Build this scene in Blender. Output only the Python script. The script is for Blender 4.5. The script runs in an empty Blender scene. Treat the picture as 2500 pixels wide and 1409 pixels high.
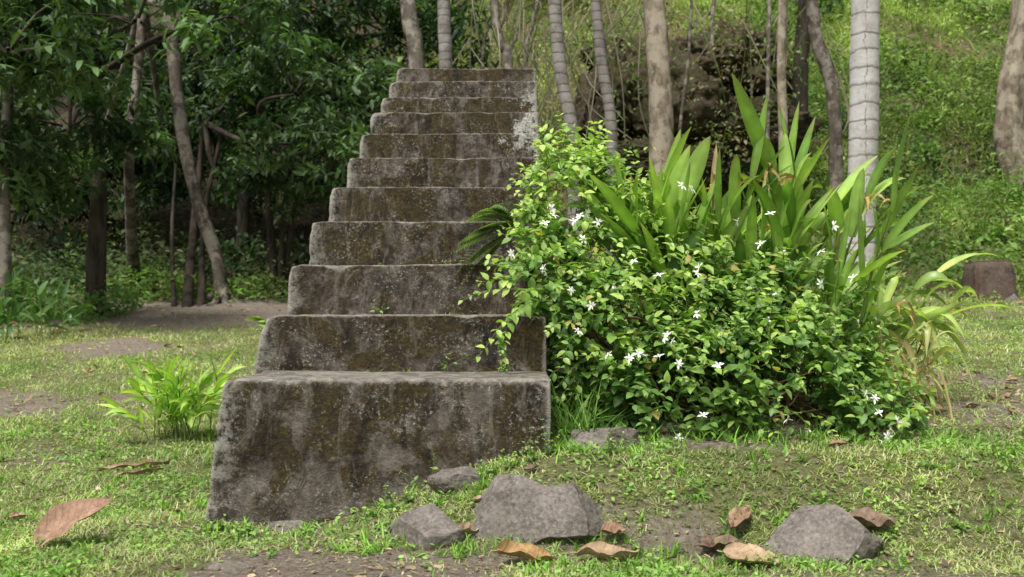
import bpy, math, bmesh
import numpy as np
from mathutils import Vector, noise as mn
rng=np.random.default_rng(11)
scene=bpy.context.scene
FPX=2431.0; EYE=0.804
def place(u,v,d):
    # survey: measured bearing + distance -> world position
    return np.array([(u-1281)*d/FPX, d, EYE+(765-v)*d/FPX])
# ------------------------------------------------------------ utils
def sm(t):
    t=np.clip(t,0,1); return t*t*(3-2*t)
_tab=rng.random((256,256))
def vn(x,y,s=0):
    x=np.asarray(x,float)+s*17.3+1000; y=np.asarray(y,float)+s*31.7+1000
    xi=np.floor(x).astype(int); yi=np.floor(y).astype(int)
    fx=x-xi; fy=y-yi; fx=fx*fx*(3-2*fx); fy=fy*fy*(3-2*fy)
    a=_tab[xi%256,yi%256]; b=_tab[(xi+1)%256,yi%256]; c=_tab[xi%256,(yi+1)%256]; d=_tab[(xi+1)%256,(yi+1)%256]
    return (a*(1-fx)+b*fx)*(1-fy)+(c*(1-fx)+d*fx)*fy
def fbm(x,y,s=0,o=4):
    r=0;a=.5;t=0
    for i in range(o):
        r=r+a*vn(x*2**i,y*2**i,s+i); t+=a; a*=.5
    return r/t
def hillstart(X):return 12.6+5.2*sm((1.0-X)/3.0)
def gz(X,Y):
    X=np.asarray(X,float);Y=np.asarray(Y,float)
    z=.09*np.maximum(0,Y-4)
    z=np.where(Y>20,.09*16+.02*(Y-20),z)
    z=z+.27*sm((X+.95)/1.15)*sm((Y-3.2)/.65)
    yh=hillstart(X)+1.2*(vn(X*.3,Y*0+3,5)-.5)
    t=np.maximum(0,Y-yh)
    z=z+.66*(np.sqrt(t*t+1.0)-1.0)
    z=z+.012*(fbm(X*2.2,Y*2.2,1)-.5)*2+.05*(fbm(X*.6,Y*.6,2)-.5)*sm((Y-5)/3)
    z=z+sm((Y-yh)/4)*1.3*(fbm(X*.35,Y*.35,9)-.5)
    z=z-.03*np.exp(-(((X+.85)/.3)**2+((Y-3.7)/.25)**2))
    z=z+.12*np.exp(-(((X+4.3)/1.8)**2+((Y-14.8)/1.3)**2))
    return z
def ell(X,Y,cx,cy,rx,ry,k=.6):
    d=((X-cx)/rx)**2+((Y-cy)/ry)**2
    return sm((1+k-d)/k)
def dirt(X,Y):
    n=fbm(X*1.6,Y*1.6,3)-.5
    n2=fbm(X*.8,Y*.8,4)-.5
    n3=fbm(X*6,Y*6,8)-.5
    p=sm((Y-(10.5+2*n2+1.5*n)) /1.4)*sm((-.3-X)/1.5)
    q=np.maximum.reduce([ell(X+n*.9,Y+n*1.5,-3.9,9.3,.4,.8),ell(X+n*.9,Y+n,-3.4,6.5,.7,.32)*.9,
        ell(X+n*.8+n3*.4,Y+n*.5+n3*.35,-.72,3.1,.4,.33,1.),ell(X+n*.4,Y+n*.2,1.2,2.98,.6,.1)*.7,ell(X+n*.3+n3*.2,Y+n*.3+n3*.2,.1,3.33,.5,.14,1.)*.6,
        ell(X+n,Y+n,2.3,5.6,.7,.8)*.5, ell(X+n,Y+n,.9,4.4,.8,.5)*.8])
    return np.clip(np.maximum(p,q)+sm((n-.1)/.12)*.45+sm((n3-.13)/.1)*.25,0,1)
class MB:
    def __init__(s): s.V=[];s.F=[];s.C=[];s.n=0
    def add(s,V,F,C=None):
        V=np.asarray(V,float).reshape(-1,3);F=np.asarray(F,int)
        s.V.append(V);s.F.append(F+s.n)
        if C is None:C=np.ones((len(V),3))*.5
        C=np.asarray(C,float)
        if C.ndim==1:C=np.tile(C,(len(V),1))
        s.C.append(C);s.n+=len(V)
    def make(s,name,mat,origin=(0,0,0),parent=None,smooth=True):
        V=np.concatenate(s.V)-np.array(origin,float);C=np.concatenate(s.C)
        me=bpy.data.meshes.new(name)
        me.vertices.add(len(V));me.vertices.foreach_set('co',V.ravel())
        tot=np.concatenate([np.full(len(f),f.shape[1]) for f in s.F])
        idx=np.concatenate([f.ravel() for f in s.F])
        me.loops.add(len(idx));me.loops.foreach_set('vertex_index',idx)
        me.polygons.add(len(tot))
        me.polygons.foreach_set('loop_start',np.concatenate([[0],np.cumsum(tot)[:-1]]))
        me.polygons.foreach_set('loop_total',tot)
        me.polygons.foreach_set('use_smooth',np.full(len(tot),smooth))
        me.update(calc_edges=True)
        a=me.color_attributes.new('col','FLOAT_COLOR','POINT')
        a.data.foreach_set('color',np.concatenate([C,np.ones((len(C),1))],1).ravel())
        me.materials.append(mat)
        o=bpy.data.objects.new(name,me);scene.collection.objects.link(o)
        if parent is None:o.location=origin
        else:
            o.parent=parent;o.location=Vector(origin)-parent.location
        return o
def empty(name,loc,label,cat,group=None):
    o=bpy.data.objects.new(name,None);scene.collection.objects.link(o)
    o.location=loc;o.empty_display_size=.2;tag(o,label,cat,group);return o
def tag(o,label,cat,group=None):
    o["label"]=label;o["category"]=cat
    if group:o["group"]=group
def LT(ts,ws,fold=.25,droop=.15,k=2.0):
    V=[(0,0,0)]
    for t,w in zip(ts,ws):
        z=-droop*t**k
        V+=[(t,-w,z+fold*w),(t,0,z),(t,w,z+fold*w)]
    V.append((1,0,-droop));n=len(ts);F=[(0,2,1),(0,3,2)]
    for i in range(n-1):
        a=1+3*i;b=a+3
        F+=[(a,a+1,b+1),(a,b+1,b),(a+1,a+2,b+2),(a+1,b+2,b+1)]
    a=1+3*(n-1);T=len(V)-1;F+=[(a,a+1,T),(a+1,a+2,T)]
    return np.array(V,float),np.array(F)
def frames(D,U):
    D=D/np.linalg.norm(D,axis=1,keepdims=True)
    A=np.cross(U,D);A/= (np.linalg.norm(A,axis=1,keepdims=True)+1e-9)
    Nn=np.cross(D,A)
    return np.stack([D,A,Nn],2)
def inst(mb,T,F,P,D,U,S,C):
    n=len(P);k=len(T);R=frames(D,U)
    S=np.asarray(S,float)
    if S.ndim==1:S=np.repeat(S[:,None],3,1)
    L=T[None]*S[:,None,:]
    V=P[:,None,:]+np.einsum('nkj,nij->nki',L,R)
    FF=(F[None]+np.arange(n)[:,None,None]*k).reshape(-1,F.shape[1])
    mb.add(V.reshape(-1,3),FF,np.repeat(C,k,0))
def rdir(n):
    v=rng.normal(size=(n,3));return v/np.linalg.norm(v,axis=1,keepdims=True)
def catmull(P,R,sub):
    P=np.array(P,float);R=np.array(R,float)
    Q=np.vstack([2*P[0]-P[1],P,2*P[-1]-P[-2]]);out=[];ro=[]
    for i in range(len(P)-1):
        for j in range(sub):
            t=j/sub;a,b,c,d=Q[i],Q[i+1],Q[i+2],Q[i+3]
            out.append(.5*((2*b)+(-a+c)*t+(2*a-5*b+4*c-d)*t*t+(-a+3*b-3*c+d)*t**3));ro.append(R[i]*(1-t)+R[i+1]*t)
    out.append(P[-1]);ro.append(R[-1]);return np.array(out),np.array(ro)
def tube(mb,P,R,seg=10,sub=6,C=(.5,.5,.5),rough=0.0,flute=0.0,ring=0.0,ringlen=.12):
    P,R=catmull(P,R,sub)
    T=np.gradient(P,axis=0);T/=np.linalg.norm(T,axis=1,keepdims=True)+1e-9
    ref=np.array([0,1,0.]) if abs(T[0][1])<.8 else np.array([1,0,0.])
    A=np.cross(T,ref);A/=np.linalg.norm(A,axis=1,keepdims=True)+1e-9;B=np.cross(T,A)
    th=np.linspace(0,2*np.pi,seg,endpoint=False)
    s=np.concatenate([[0],np.cumsum(np.linalg.norm(np.diff(P,axis=0),axis=1))])
    r=R[:,None]*np.ones(seg)[None]
    if rough:r=r*(1+rough*(vn(th[None]*1.2+P[0,0]*9,s[:,None]*2.2,3)*2-1))
    if flute:r=r*(1+flute*np.sin(th[None]*4+s[:,None]*.8+P[0,0]))
    if ring:r=r*(1+ring*(((s/ringlen)%1)[:,None]))
    V=P[:,None]+r[...,None]*(np.cos(th)[None,:,None]*A[:,None]+np.sin(th)[None,:,None]*B[:,None])
    n=len(P);i=np.arange(n-1)[:,None];j=np.arange(seg)[None]
    a=i*seg+j;b=i*seg+(j+1)%seg
    F=np.stack([a,b,b+seg,a+seg],-1).reshape(-1,4)
    mb.add(V.reshape(-1,3),F,np.array(C,float))
# ------------------------------------------------------------ materials
class NT:
    def __init__(s,name):
        s.m=bpy.data.materials.new(name);s.m.use_nodes=True;s.t=s.m.node_tree
        s.bsdf=s.t.nodes['Principled BSDF'];s.out=s.t.nodes['Material Output']
    def n(s,ty,**k):
        o=s.t.nodes.new(ty)
        for a,b in k.items():setattr(o,a,b)
        return o
    def l(s,a,b):s.t.links.new(a,b)
    def setv(s,sock,v):
        if hasattr(v,'is_linked') or hasattr(v,'links'):s.l(v,sock)
        else:sock.default_value=v
    def noise(s,vec,scale,detail=6,rough=.6,dist=0):
        o=s.n('ShaderNodeTexNoise');o.inputs['Scale'].default_value=scale;o.inputs['Detail'].default_value=detail
        o.inputs['Roughness'].default_value=rough;o.inputs['Distortion'].default_value=dist
        if vec is not None:s.l(vec,o.inputs['Vector'])
        return o.outputs['Fac']
    def ramp(s,f,stops):
        o=s.n('ShaderNodeValToRGB');e=o.color_ramp.elements
        while len(e)<len(stops):e.new(.5)
        for i,(p,c) in enumerate(stops):
            e[i].position=p
            if not hasattr(c,'__len__'):c=(c,c,c)
            e[i].color=(*c,1)
        s.setv(o.inputs[0],f);return o.outputs[0]
    def mix(s,f,a,b,bt='MIX'):
        o=s.n('ShaderNodeMix',data_type='RGBA',blend_type=bt)
        s.setv(o.inputs[0],f)
        for k,v in ((6,a),(7,b)):
            if isinstance(v,tuple):o.inputs[k].default_value=(*v,1)
            else:s.l(v,o.inputs[k])
        return o.outputs[2]
    def math(s,op,a,b=0.0,clamp=False):
        o=s.n('ShaderNodeMath',operation=op,use_clamp=clamp)
        s.setv(o.inputs[0],a);s.setv(o.inputs[1],b);return o.outputs[0]
    def mr(s,v,a,b,c=0.,d=1.):
        o=s.n('ShaderNodeMapRange');s.setv(o.inputs[0],v)
        for i,x in enumerate((a,b,c,d)):o.inputs[i+1].default_value=x
        return o.outputs[0]
    def scalev(s,vec,sc):
        o=s.n('ShaderNodeVectorMath',operation='MULTIPLY');s.l(vec,o.inputs[0]);o.inputs[1].default_value=sc;return o.outputs[0]
    def bump(s,h,strength=.6,dist=.02):
        o=s.n('ShaderNodeBump');o.inputs['Strength'].default_value=strength;o.inputs['Distance'].default_value=dist
        s.l(h,o.inputs['Height']);s.l(o.outputs[0],s.bsdf.inputs['Normal'])
    def fin(s,col,rough=.9,spec=.25):
        s.l(col,s.bsdf.inputs['Base Color']);s.setv(s.bsdf.inputs['Roughness'],rough)
        s.bsdf.inputs['Specular IOR Level'].default_value=spec;return s.m
def leaf_mat(name,rough=.5,trans=.3,spec=.4,nsc=25,gain=1.):
    N=NT(name);at=N.n('ShaderNodeAttribute',attribute_name='col');g=N.n('ShaderNodeNewGeometry')
    v=N.ramp(N.noise(g.outputs['Position'],nsc,2),[(.3,.7*gain),(.7,1.25*gain)])
    c=N.mix(1.0,at.outputs['Color'],v,'MULTIPLY')
    N.fin(c,rough,spec)
    tr=N.n('ShaderNodeBsdfTranslucent');c2=N.mix(1.0,c,(1.5,1.7,.7),'MULTIPLY');N.l(c2,tr.inputs[0])
    mx=N.n('ShaderNodeMixShader');mx.inputs[0].default_value=trans
    N.l(N.bsdf.outputs[0],mx.inputs[1]);N.l(tr.outputs[0],mx.inputs[2]);N.l(mx.outputs[0],N.out.inputs['Surface'])
    return N.m
M_leaf=leaf_mat('glossy_leaf',.45,.32,.4,25,1.1)
M_strap=leaf_mat('strap_leaf',.4,.35,.45,8,1.08)
M_grass=leaf_mat('grass_blades',.65,.3,.2,3,1.1)
M_dark=leaf_mat('tree_leaf',.55,.27,.3,2)
M_under=leaf_mat('undergrowth_leaf',.6,.3,.25,1.2)
M_petal=leaf_mat('petal',.6,.2,.2,40)
def concrete():
    N=NT('weathered_concrete');g=N.n('ShaderNodeNewGeometry');pos=g.outputs['Position']
    sx=N.n('ShaderNodeSeparateXYZ');N.l(pos,sx.inputs[0]);X,Y,Z=sx.outputs
    sn=N.n('ShaderNodeSeparateXYZ');N.l(g.outputs['Normal'],sn.inputs[0])
    n1=N.noise(pos,2.8,7,.68,.8);n2=N.noise(pos,15,10,.78);n3=N.noise(pos,70,6,.75)
    base=N.ramp(n2,[(.36,(.027,.023,.018)),(.46,(.076,.064,.052)),(.55,(.135,.116,.096)),(.68,(.28,.25,.21))])
    moss=N.math('MULTIPLY',N.ramp(n1,[(.46,0.),(.51,1.)]),N.ramp(n2,[(.4,.15),(.52,1.)]))
    mosscol=N.ramp(n3,[(.35,(.022,.016,.006)),(.65,(.11,.08,.026))])
    c=N.mix(N.math('MULTIPLY',moss,.88),base,mosscol)
    st=N.noise(N.scalev(pos,(6,6,2.2)),1.7,9,.74,.9)
    c=N.mix(N.ramp(st,[(.52,0.),(.6,.75)]),c,(.024,.02,.017))
    st2=N.noise(N.scalev(pos,(8,8,1.9)),1.5,9,.76,.7)
    c=N.mix(N.ramp(st2,[(.54,0.),(.62,.55)]),c,(.23,.2,.168))
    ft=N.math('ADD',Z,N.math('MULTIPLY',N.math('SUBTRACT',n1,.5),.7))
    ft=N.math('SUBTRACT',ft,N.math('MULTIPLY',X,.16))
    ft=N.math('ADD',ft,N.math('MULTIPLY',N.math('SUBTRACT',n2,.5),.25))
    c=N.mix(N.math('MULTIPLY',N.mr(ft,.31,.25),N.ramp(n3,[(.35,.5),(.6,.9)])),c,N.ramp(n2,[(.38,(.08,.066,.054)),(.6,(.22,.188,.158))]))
    sp=N.math('MULTIPLY',N.ramp(n3,[(.55,0.),(.6,1.)]),N.ramp(N.noise(pos,5,6,.7),[(.48,0.),(.57,1.)]))
    c=N.mix(N.math('MULTIPLY',sp,.75),c,(.38,.37,.33))
    nb=N.noise(pos,7,10,.8)
    e=N.math('MULTIPLY',N.mr(X,-.3,.1),N.math('MULTIPLY',N.mr(Z,1.65,2.0),N.mr(Z,2.95,2.6)))
    wl=N.ramp(N.math('ADD',N.math('MULTIPLY',e,.145),N.math('MULTIPLY',nb,.9)),[(.555,0.),(.565,1.)])
    c=N.mix(N.math('MULTIPLY',wl,N.mr(X,-.4,-.15)),c,N.ramp(n3,[(.4,(.2,.19,.16)),(.55,(.56,.56,.51))]))
    el=N.math('MULTIPLY',N.mr(X,-1.08,-1.16),N.ramp(n2,[(.45,0.),(.52,.7)]))
    c=N.mix(el,c,(.35,.34,.3))
    pt=N.ramp(N.math('ADD',g.outputs['Pointiness'],N.math('MULTIPLY',N.math('SUBTRACT',nb,.5),.12)),[(.515,0.),(.55,.9)])
    c=N.mix(pt,c,(.43,.4,.345))
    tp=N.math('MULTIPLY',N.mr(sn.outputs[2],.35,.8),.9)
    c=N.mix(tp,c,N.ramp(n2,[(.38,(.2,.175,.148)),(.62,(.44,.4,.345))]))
    h=N.math('ADD',N.math('MULTIPLY',n2,1.0),N.math('MULTIPLY',n3,.5))
    h=N.math('ADD',h,N.math('MULTIPLY',N.noise(pos,160,3),.3));h=N.math('ADD',h,N.math('MULTIPLY',moss,.2))
    N.bump(h,1.,.026)
    return N.fin(c,.95,.1)
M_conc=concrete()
def bark(name,dark,light,stretch=(1,1,.25),sc=10,lich=None,bd=.02):
    N=NT(name);g=N.n('ShaderNodeNewGeometry');p=g.outputs['Position']
    a=N.noise(N.scalev(p,stretch),sc,8,.7);b=N.noise(p,5,6,.7)
    c=N.ramp(a,[(.35,dark),(.65,light)])
    if lich:c=N.mix(N.ramp(b,[(.47,0.),(.56,.85)]),c,lich)
    N.bump(a,.8,bd);return N.fin(c,.9,.15)
M_barkdark=bark('dark_bark',(.018,.015,.011),(.08,.064,.05))
M_barkgrey=bark('mottled_grey_bark',(.06,.05,.04),(.17,.145,.12),(1,1,.6),9,(.31,.28,.235))
M_barkbrown=bark('mottled_brown_bark',(.04,.033,.026),(.13,.108,.085),(1,1,.5),9,(.23,.205,.17))
M_barktan=bark('tan_bark',(.08,.064,.045),(.3,.245,.18),(1,1,.35),14,(.34,.3,.23))
def palmbark(name,light,dark,freq,crack=False,ls=.4):
    N=NT(name);g=N.n('ShaderNodeNewGeometry');p=g.outputs['Position']
    s=N.n('ShaderNodeSeparateXYZ');N.l(p,s.inputs[0])
    w=N.math('ADD',N.math('MULTIPLY',s.outputs[2],freq),N.math('MULTIPLY',N.noise(p,6,4,.6),.55))
    w=N.math('ADD',w,N.math('MULTIPLY',N.noise(N.scalev(p,(0,0,1)),2,3,.6),1.6))
    f=N.math('FRACT',w);ln=N.ramp(f,[(0.,1.),(.04,.7),(.14,.1),(.5,0.),(.95,0.)])
    n=N.noise(N.scalev(p,(1,1,1.6)),18,8,.78);c=N.mix(n,tuple(x*.6 for x in light),light)
    c=N.mix(N.ramp(N.noise(p,4,8,.78),[(.47,0.),(.6,.75)]),c,dark)
    c=N.mix(N.math('MULTIPLY',N.math('MULTIPLY',ln,N.ramp(N.noise(p,9,5,.7),[(.38,.35),(.6,1.)])),ls),c,tuple(x*.5 for x in dark))
    if crack:
        tc=N.n('ShaderNodeTexCoord');so=N.n('ShaderNodeSeparateXYZ');N.l(tc.outputs['Object'],so.inputs[0])
        nz=N.noise(N.scalev(p,(0,0,1)),5,8,.75)
        d=N.math('ABSOLUTE',N.math('SUBTRACT',N.math('SUBTRACT',so.outputs[0],N.math('MULTIPLY',N.math('SUBTRACT',nz,.5),.16)),.02))
        m=N.math('MULTIPLY',N.mr(d,.006,.002),N.mr(so.outputs[1],0,-.02));m=N.math('MULTIPLY',m,N.ramp(N.noise(p,12,4),[(.4,.1),(.55,1.)]));c=N.mix(N.math('MULTIPLY',m,.75),c,(.09,.055,.04))
    h=N.math('ADD',N.math('MULTIPLY',n,.5),N.math('MULTIPLY',ln,-.6));N.bump(h,.8,.012)
    return N.fin(c,.85,.2)
M_palm=palmbark('ringed_palm_bark',(.56,.54,.52),(.3,.275,.25),7.5,True,.8)
M_palm2=palmbark('grey_palm_bark',(.32,.295,.27),(.12,.105,.09),9,False,.7)
def rockmat(name,dark,light,mossc,mo=.4,bd=.015):
    N=NT(name);g=N.n('ShaderNodeNewGeometry');p=g.outputs['Position']
    a=N.noise(p,9,10,.75);b=N.noise(p,70,5,.75);c=N.ramp(a,[(.36,dark),(.64,light)])
    c=N.mix(N.ramp(b,[(.5,0.),(.66,.5)]),c,tuple(min(1,x*1.7) for x in light))
    c=N.mix(N.ramp(b,[(.34,.7),(.45,0.)]),c,tuple(x*.6 for x in dark))
    c=N.mix(N.ramp(N.noise(p,2.2,6,.7),[(.48,0.),(.58,mo)]),c,mossc)
    N.bump(N.math('ADD',a,N.math('MULTIPLY',b,.3)),1.,bd);return N.fin(c,.92,.15)
M_rock=rockmat('fieldstone',(.085,.072,.062),(.205,.18,.16),(.14,.13,.09),.4,.008)
M_cliff=rockmat('cliff_rock',(.03,.022,.015),(.14,.105,.073),(.08,.09,.035),.7,.08)
def dryleaf(name,c1,c2):
    N=NT(name);tc=N.n('ShaderNodeTexCoord');s=N.n('ShaderNodeSeparateXYZ');N.l(tc.outputs['Object'],s.inputs[0])
    ay=N.math('ABSOLUTE',s.outputs[1])
    w=N.math('FRACT',N.math('MULTIPLY',N.math('SUBTRACT',s.outputs[0],N.math('MULTIPLY',ay,.8)),34.))
    v=N.ramp(w,[(0.,1.),(.14,0.),(.88,0.),(1.,1.)])
    mid=N.mr(ay,.005,.002)
    n=N.noise(tc.outputs['Object'],22,8,.7)
    c=N.mix(N.ramp(n,[(.35,0.),(.65,1.)]),c1,c2)
    c=N.mix(N.ramp(N.noise(tc.outputs['Object'],60,5,.7),[(.58,0.),(.68,.7)]),c,tuple(x*.35 for x in c1))
    vv=N.math('MAXIMUM',v,mid);c=N.mix(N.math('MULTIPLY',vv,.22),c,tuple(x*.5 for x in c1))
    N.bump(N.math('ADD',N.math('MULTIPLY',vv,.5),n),.5,.005);return N.fin(c,.75,.25)
M_dl=[dryleaf('dry_leaf_russet',(.19,.11,.07),(.34,.215,.145)),dryleaf('dry_leaf_tan',(.26,.175,.1),(.45,.33,.22)),
      dryleaf('dry_leaf_dark',(.11,.07,.05),(.24,.165,.115)),dryleaf('dry_leaf_ochre',(.2,.11,.045),(.38,.25,.11))]
def groundmat():
    N=NT('ground_soil');g=N.n('ShaderNodeNewGeometry');p=g.outputs['Position']
    at=N.n('ShaderNodeAttribute',attribute_name='col');s=N.n('ShaderNodeSeparateColor');N.l(at.outputs['Color'],s.inputs[0])
    n=N.noise(p,7,9,.7);n2=N.noise(p,40,8,.8);n3=N.noise(p,1.1,5,.6)
    turf=N.ramp(n2,[(.38,(.08,.09,.035)),(.52,(.21,.21,.095)),(.65,(.36,.32,.2))])
    soil=N.ramp(n2,[(.36,(.11,.085,.066)),(.46,(.25,.205,.165)),(.56,(.36,.31,.26)),(.68,(.48,.42,.36))])
    soil=N.mix(N.ramp(n,[(.42,.45),(.6,0.)]),soil,(.2,.16,.122))
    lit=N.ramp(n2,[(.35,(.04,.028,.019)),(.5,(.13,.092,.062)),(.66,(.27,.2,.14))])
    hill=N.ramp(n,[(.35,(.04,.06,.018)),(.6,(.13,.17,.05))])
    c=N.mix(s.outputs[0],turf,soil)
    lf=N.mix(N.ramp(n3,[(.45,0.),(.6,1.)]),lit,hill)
    dk=N.mix(N.ramp(n,[(.4,0.),(.65,1.)]),(.026,.024,.014),(.11,.085,.055))  # darkened floor colour, the left wood's shade painted in
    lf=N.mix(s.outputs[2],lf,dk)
    c=N.mix(s.outputs[1],c,lf)
    N.bump(N.math('ADD',n,n2),1.,.03);return N.fin(c,.95,.1)
M_ground=groundmat()
# ------------------------------------------------------------ ground
u=np.linspace(-1,1,300);xs=60*np.sinh(5*u)/math.sinh(5)
w=np.linspace(-.62,1,330);ys=4+75*np.sinh(5*w)/math.sinh(5)
GX,GY=np.meshgrid(xs,ys);GZ=gz(GX,GY)
D=dirt(GX,GY);yh=hillstart(GX)
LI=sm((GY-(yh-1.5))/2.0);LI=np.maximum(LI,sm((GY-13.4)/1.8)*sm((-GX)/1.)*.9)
DK=sm((-1.2-GX)/1.5)  # mask that paints the left wood's shade into the ground colour
V=np.stack([GX,GY,GZ],-1).reshape(-1,3);nx=len(xs);ny=len(ys)
i=np.arange(ny-1)[:,None]*nx+np.arange(nx-1)[None]
F=np.stack([i,i+1,i+1+nx,i+nx],-1).reshape(-1,4)
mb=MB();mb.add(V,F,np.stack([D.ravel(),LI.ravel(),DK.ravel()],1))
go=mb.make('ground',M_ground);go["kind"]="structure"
# ------------------------------------------------------------ staircase
tz=[.549,.799,1.047,1.307,1.564,1.823,2.072,2.328,2.557,2.804,3.046]
dy=[3.87+.523*i for i in range(11)]
XL=[-1.18,-1.149,-1.165,-1.172,-1.167,-1.152,-1.157,-1.165,-1.163,-1.168,-1.172]
XR=[.1,.097,.1,.103,.1,.104,.107,.104,.102,.104,.101]
st=empty('stone_staircase',(-.53,3.87,0),"freestanding mossy concrete staircase of eleven steps leading nowhere","staircase")
def step(i):
    x0,x1=XL[i],XR[i];y0=dy[i];y1=dy[i]+.523+(.07 if i<10 else .15);z1=tz[i];z0=-.12 if i==0 else max(-.1,float(gz(-.5,y0))-.2)
    L=[x1-x0,y1-y0,z1-z0];hs=.013 if i==0 else (.016 if i<4 else .023)
    n=[max(4,int(l/hs)) for l in L]
    if i>0:n[1]=int(n[1]*.6);n[2]=min(n[2],int(.55/hs)) if i<4 else min(n[2],60)
    r=.006 if i else .01
    mb=MB();c0=np.array([x0,y0,z0]);L=np.array(L)
    def par(k,m):
        t=np.linspace(0,1,m+1)
        if k==2 and i>0:t=1-(1-t)**1.8
        return t
    for ax in range(3):
        a,b=[k for k in range(3) if k!=ax]
        for side in (0,1):
            A,B=np.meshgrid(par(a,n[a]),par(b,n[b]),indexing='ij')
            P=np.zeros(A.shape+(3,));P[...,a]=A;P[...,b]=B;P[...,ax]=side
            idx=np.arange(A.size).reshape(A.shape)
            q=np.stack([idx[:-1,:-1],idx[1:,:-1],idx[1:,1:],idx[:-1,1:]],-1).reshape(-1,4)
            flip=(side==1)^(ax==1)
            if not flip:q=q[:,::-1]
            mb.add(c0+P.reshape(-1,3)*L,q)
    V=np.concatenate(mb.V)
    lo=c0+r;hi=c0+L-r;Q=np.clip(V,lo,hi);d=V-Q;ln=np.linalg.norm(d,axis=1,keepdims=True)+1e-9
    nr=d/ln
    V=Q+nr*r
    out=[]
    for v,nn in zip(V,nr):
        p=Vector(v)
        k=mn.fractal(p*5+Vector((i*3,0,0)),1.,2.,3)*.0038+mn.noise(p*28)*.002+mn.noise(p*62)*.002
        ed=max(0,1-abs(v[2]-z1)/.026)*max(0,1-abs(v[1]-y0)/.026)
        ec=max(0,1-abs(v[0]-x0)/.04)*max(0,1-abs(v[1]-y0)/.04)
        ch=(max(0,mn.noise(Vector((v[0]*6,i*5.,0)))-.28)*.09+max(0,mn.noise(Vector((v[0]*40,i*7.,0)))-.1)*.02)*ed
        ch+=max(0,mn.noise(Vector((v[2]*14,i*3.,4)))-.1)*.025*ec
        ct=max(0,1-(v[0]-x0)/.06)*max(0,1-(z1-v[2])/.06)
        h=z1-v[2]
        bx=(.06*h+.07*h*h if i==0 else (.19*min(h,.25) if i==1 else .04*min(h,.25)))
        q=np.array(v)+nn*(k-ch)
        fx=(v[0]-x0)/(x1-x0)
        q[0]-=bx*(1-fx)
        q[0]+=.014*ct;q[2]-=.01*ct
        q[1]-=(.10 if i==0 else .05)*min(h,.6)*(1-min(1,(v[1]-y0)/.4))
        q[2]+=(mn.noise(Vector((v[0]*1.3,i*4.1,.5)))*.006+mn.noise(Vector((v[0]*8,i*2.1,.5)))*.001)*max(0,1-h/.2)
        if i==0:
            if v[2]<.1 and v[1]<y0+.1:q[1]+=.05*max(0,mn.noise(Vector((v[0]*6,v[2]*6,3))))*2*(1-v[2]/.1)
        out.append(q)
    mb.V=[np.array(out)]
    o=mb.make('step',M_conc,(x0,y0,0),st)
    bm=bmesh.new();bm.from_mesh(o.data);bmesh.ops.remove_doubles(bm,verts=bm.verts,dist=.0006)
    bmesh.ops.recalc_face_normals(bm,faces=bm.faces)
    for f in bm.faces:f.smooth=True
    bm.to_mesh(o.data);bm.free()
    return o
for i in range(11):
    o=step(i)
    if i==0:o["label"]="tall bottom step, mossy with a pale broken foot"
    if i in(6,7,8):o["label"]="mossy step with white lichen at one end"
# ------------------------------------------------------------ rocks
def rock(X,Y,sx,sy,sz,seed,label,mat=M_rock,name='rock',cat='rock',bury=.35,z=None,sub=5,cuts=12,fn=.05,group='stones lying in the grass',rotz=None,fq=2.5,hmin=.38,prof=None,smooth=False):
    r=np.random.default_rng(seed);bm=bmesh.new();bmesh.ops.create_icosphere(bm,subdivisions=sub,radius=1)
    V=np.array([v.co[:] for v in bm.verts])
    for k in range(cuts):
        d=r.normal(size=3);d[2]=abs(d[2])*.8;d/=np.linalg.norm(d);h=r.uniform(hmin,.82)
        t=V@d;m=t>h;V[m]-=((t[m]-h)*.99)[:,None]*d
    V/=np.abs(V).max(0)
    a=r.uniform(-.4,.4) if rotz is None else rotz
    for v,q in zip(bm.verts,V):
        p=Vector(q);k=1+fn*mn.fractal(p*fq+Vector((seed,0,0)),1,2,5)+fn*.4*mn.noise(p*10)
        if prof:q=np.array([q[0],q[1],q[2]*np.interp(q[0],*prof)])
        q=q*k*np.array([sx,sy,sz]);v.co=(q[0]*math.cos(a)-q[1]*math.sin(a),q[0]*math.sin(a)+q[1]*math.cos(a),q[2])
    for f in bm.faces:f.smooth=smooth
    me=bpy.data.meshes.new(name);bm.to_mesh(me);bm.free();me.materials.append(mat)
    o=bpy.data.objects.new(name,me);scene.collection.objects.link(o)
    o.location=(X,Y,(float(gz(X,Y))+sz*(.5-bury) if z is None else z))
    tag(o,label,cat,group);return o
rock(-.36,3.44,.165,.12,.125,1,"pointed grey stone set in the grass",bury=.35,rotz=0,prof=([-1,.3,1],[.3,1.2,.7]),fn=.035,cuts=9,hmin=.3)
rock(.06,3.46,.27,.17,.165,27,"large angular grey stone with a flat slanting top",bury=.22,rotz=-.05,prof=([-1,-.6,-.35,.05,.6,1],[.6,1.35,1.25,.62,.75,.45]),cuts=9,fn=.035,hmin=.3)
rock(-.24,3.72,.12,.08,.07,3,"small rounded grey stone near the bottom step",bury=.2)
rock(.28,3.97,.19,.12,.085,4,"flat grey stone under the jasmine bush",bury=.2,cuts=8)
rock(.95,3.34,.24,.18,.16,35,"broad grey stone half sunk in grass",bury=.35,rotz=.0,prof=([-1,-.7,0,.6,1],[.9,1.2,1.0,.8,.35]),cuts=9,fn=.04,hmin=.32)
rock(-.94,3.15,.1,.06,.03,8,"flat brown stone in bare soil",bury=.5)
rock(-.93,3.78,.12,.05,.045,9,"broken stone at the foot of the staircase",bury=.5)
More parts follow.
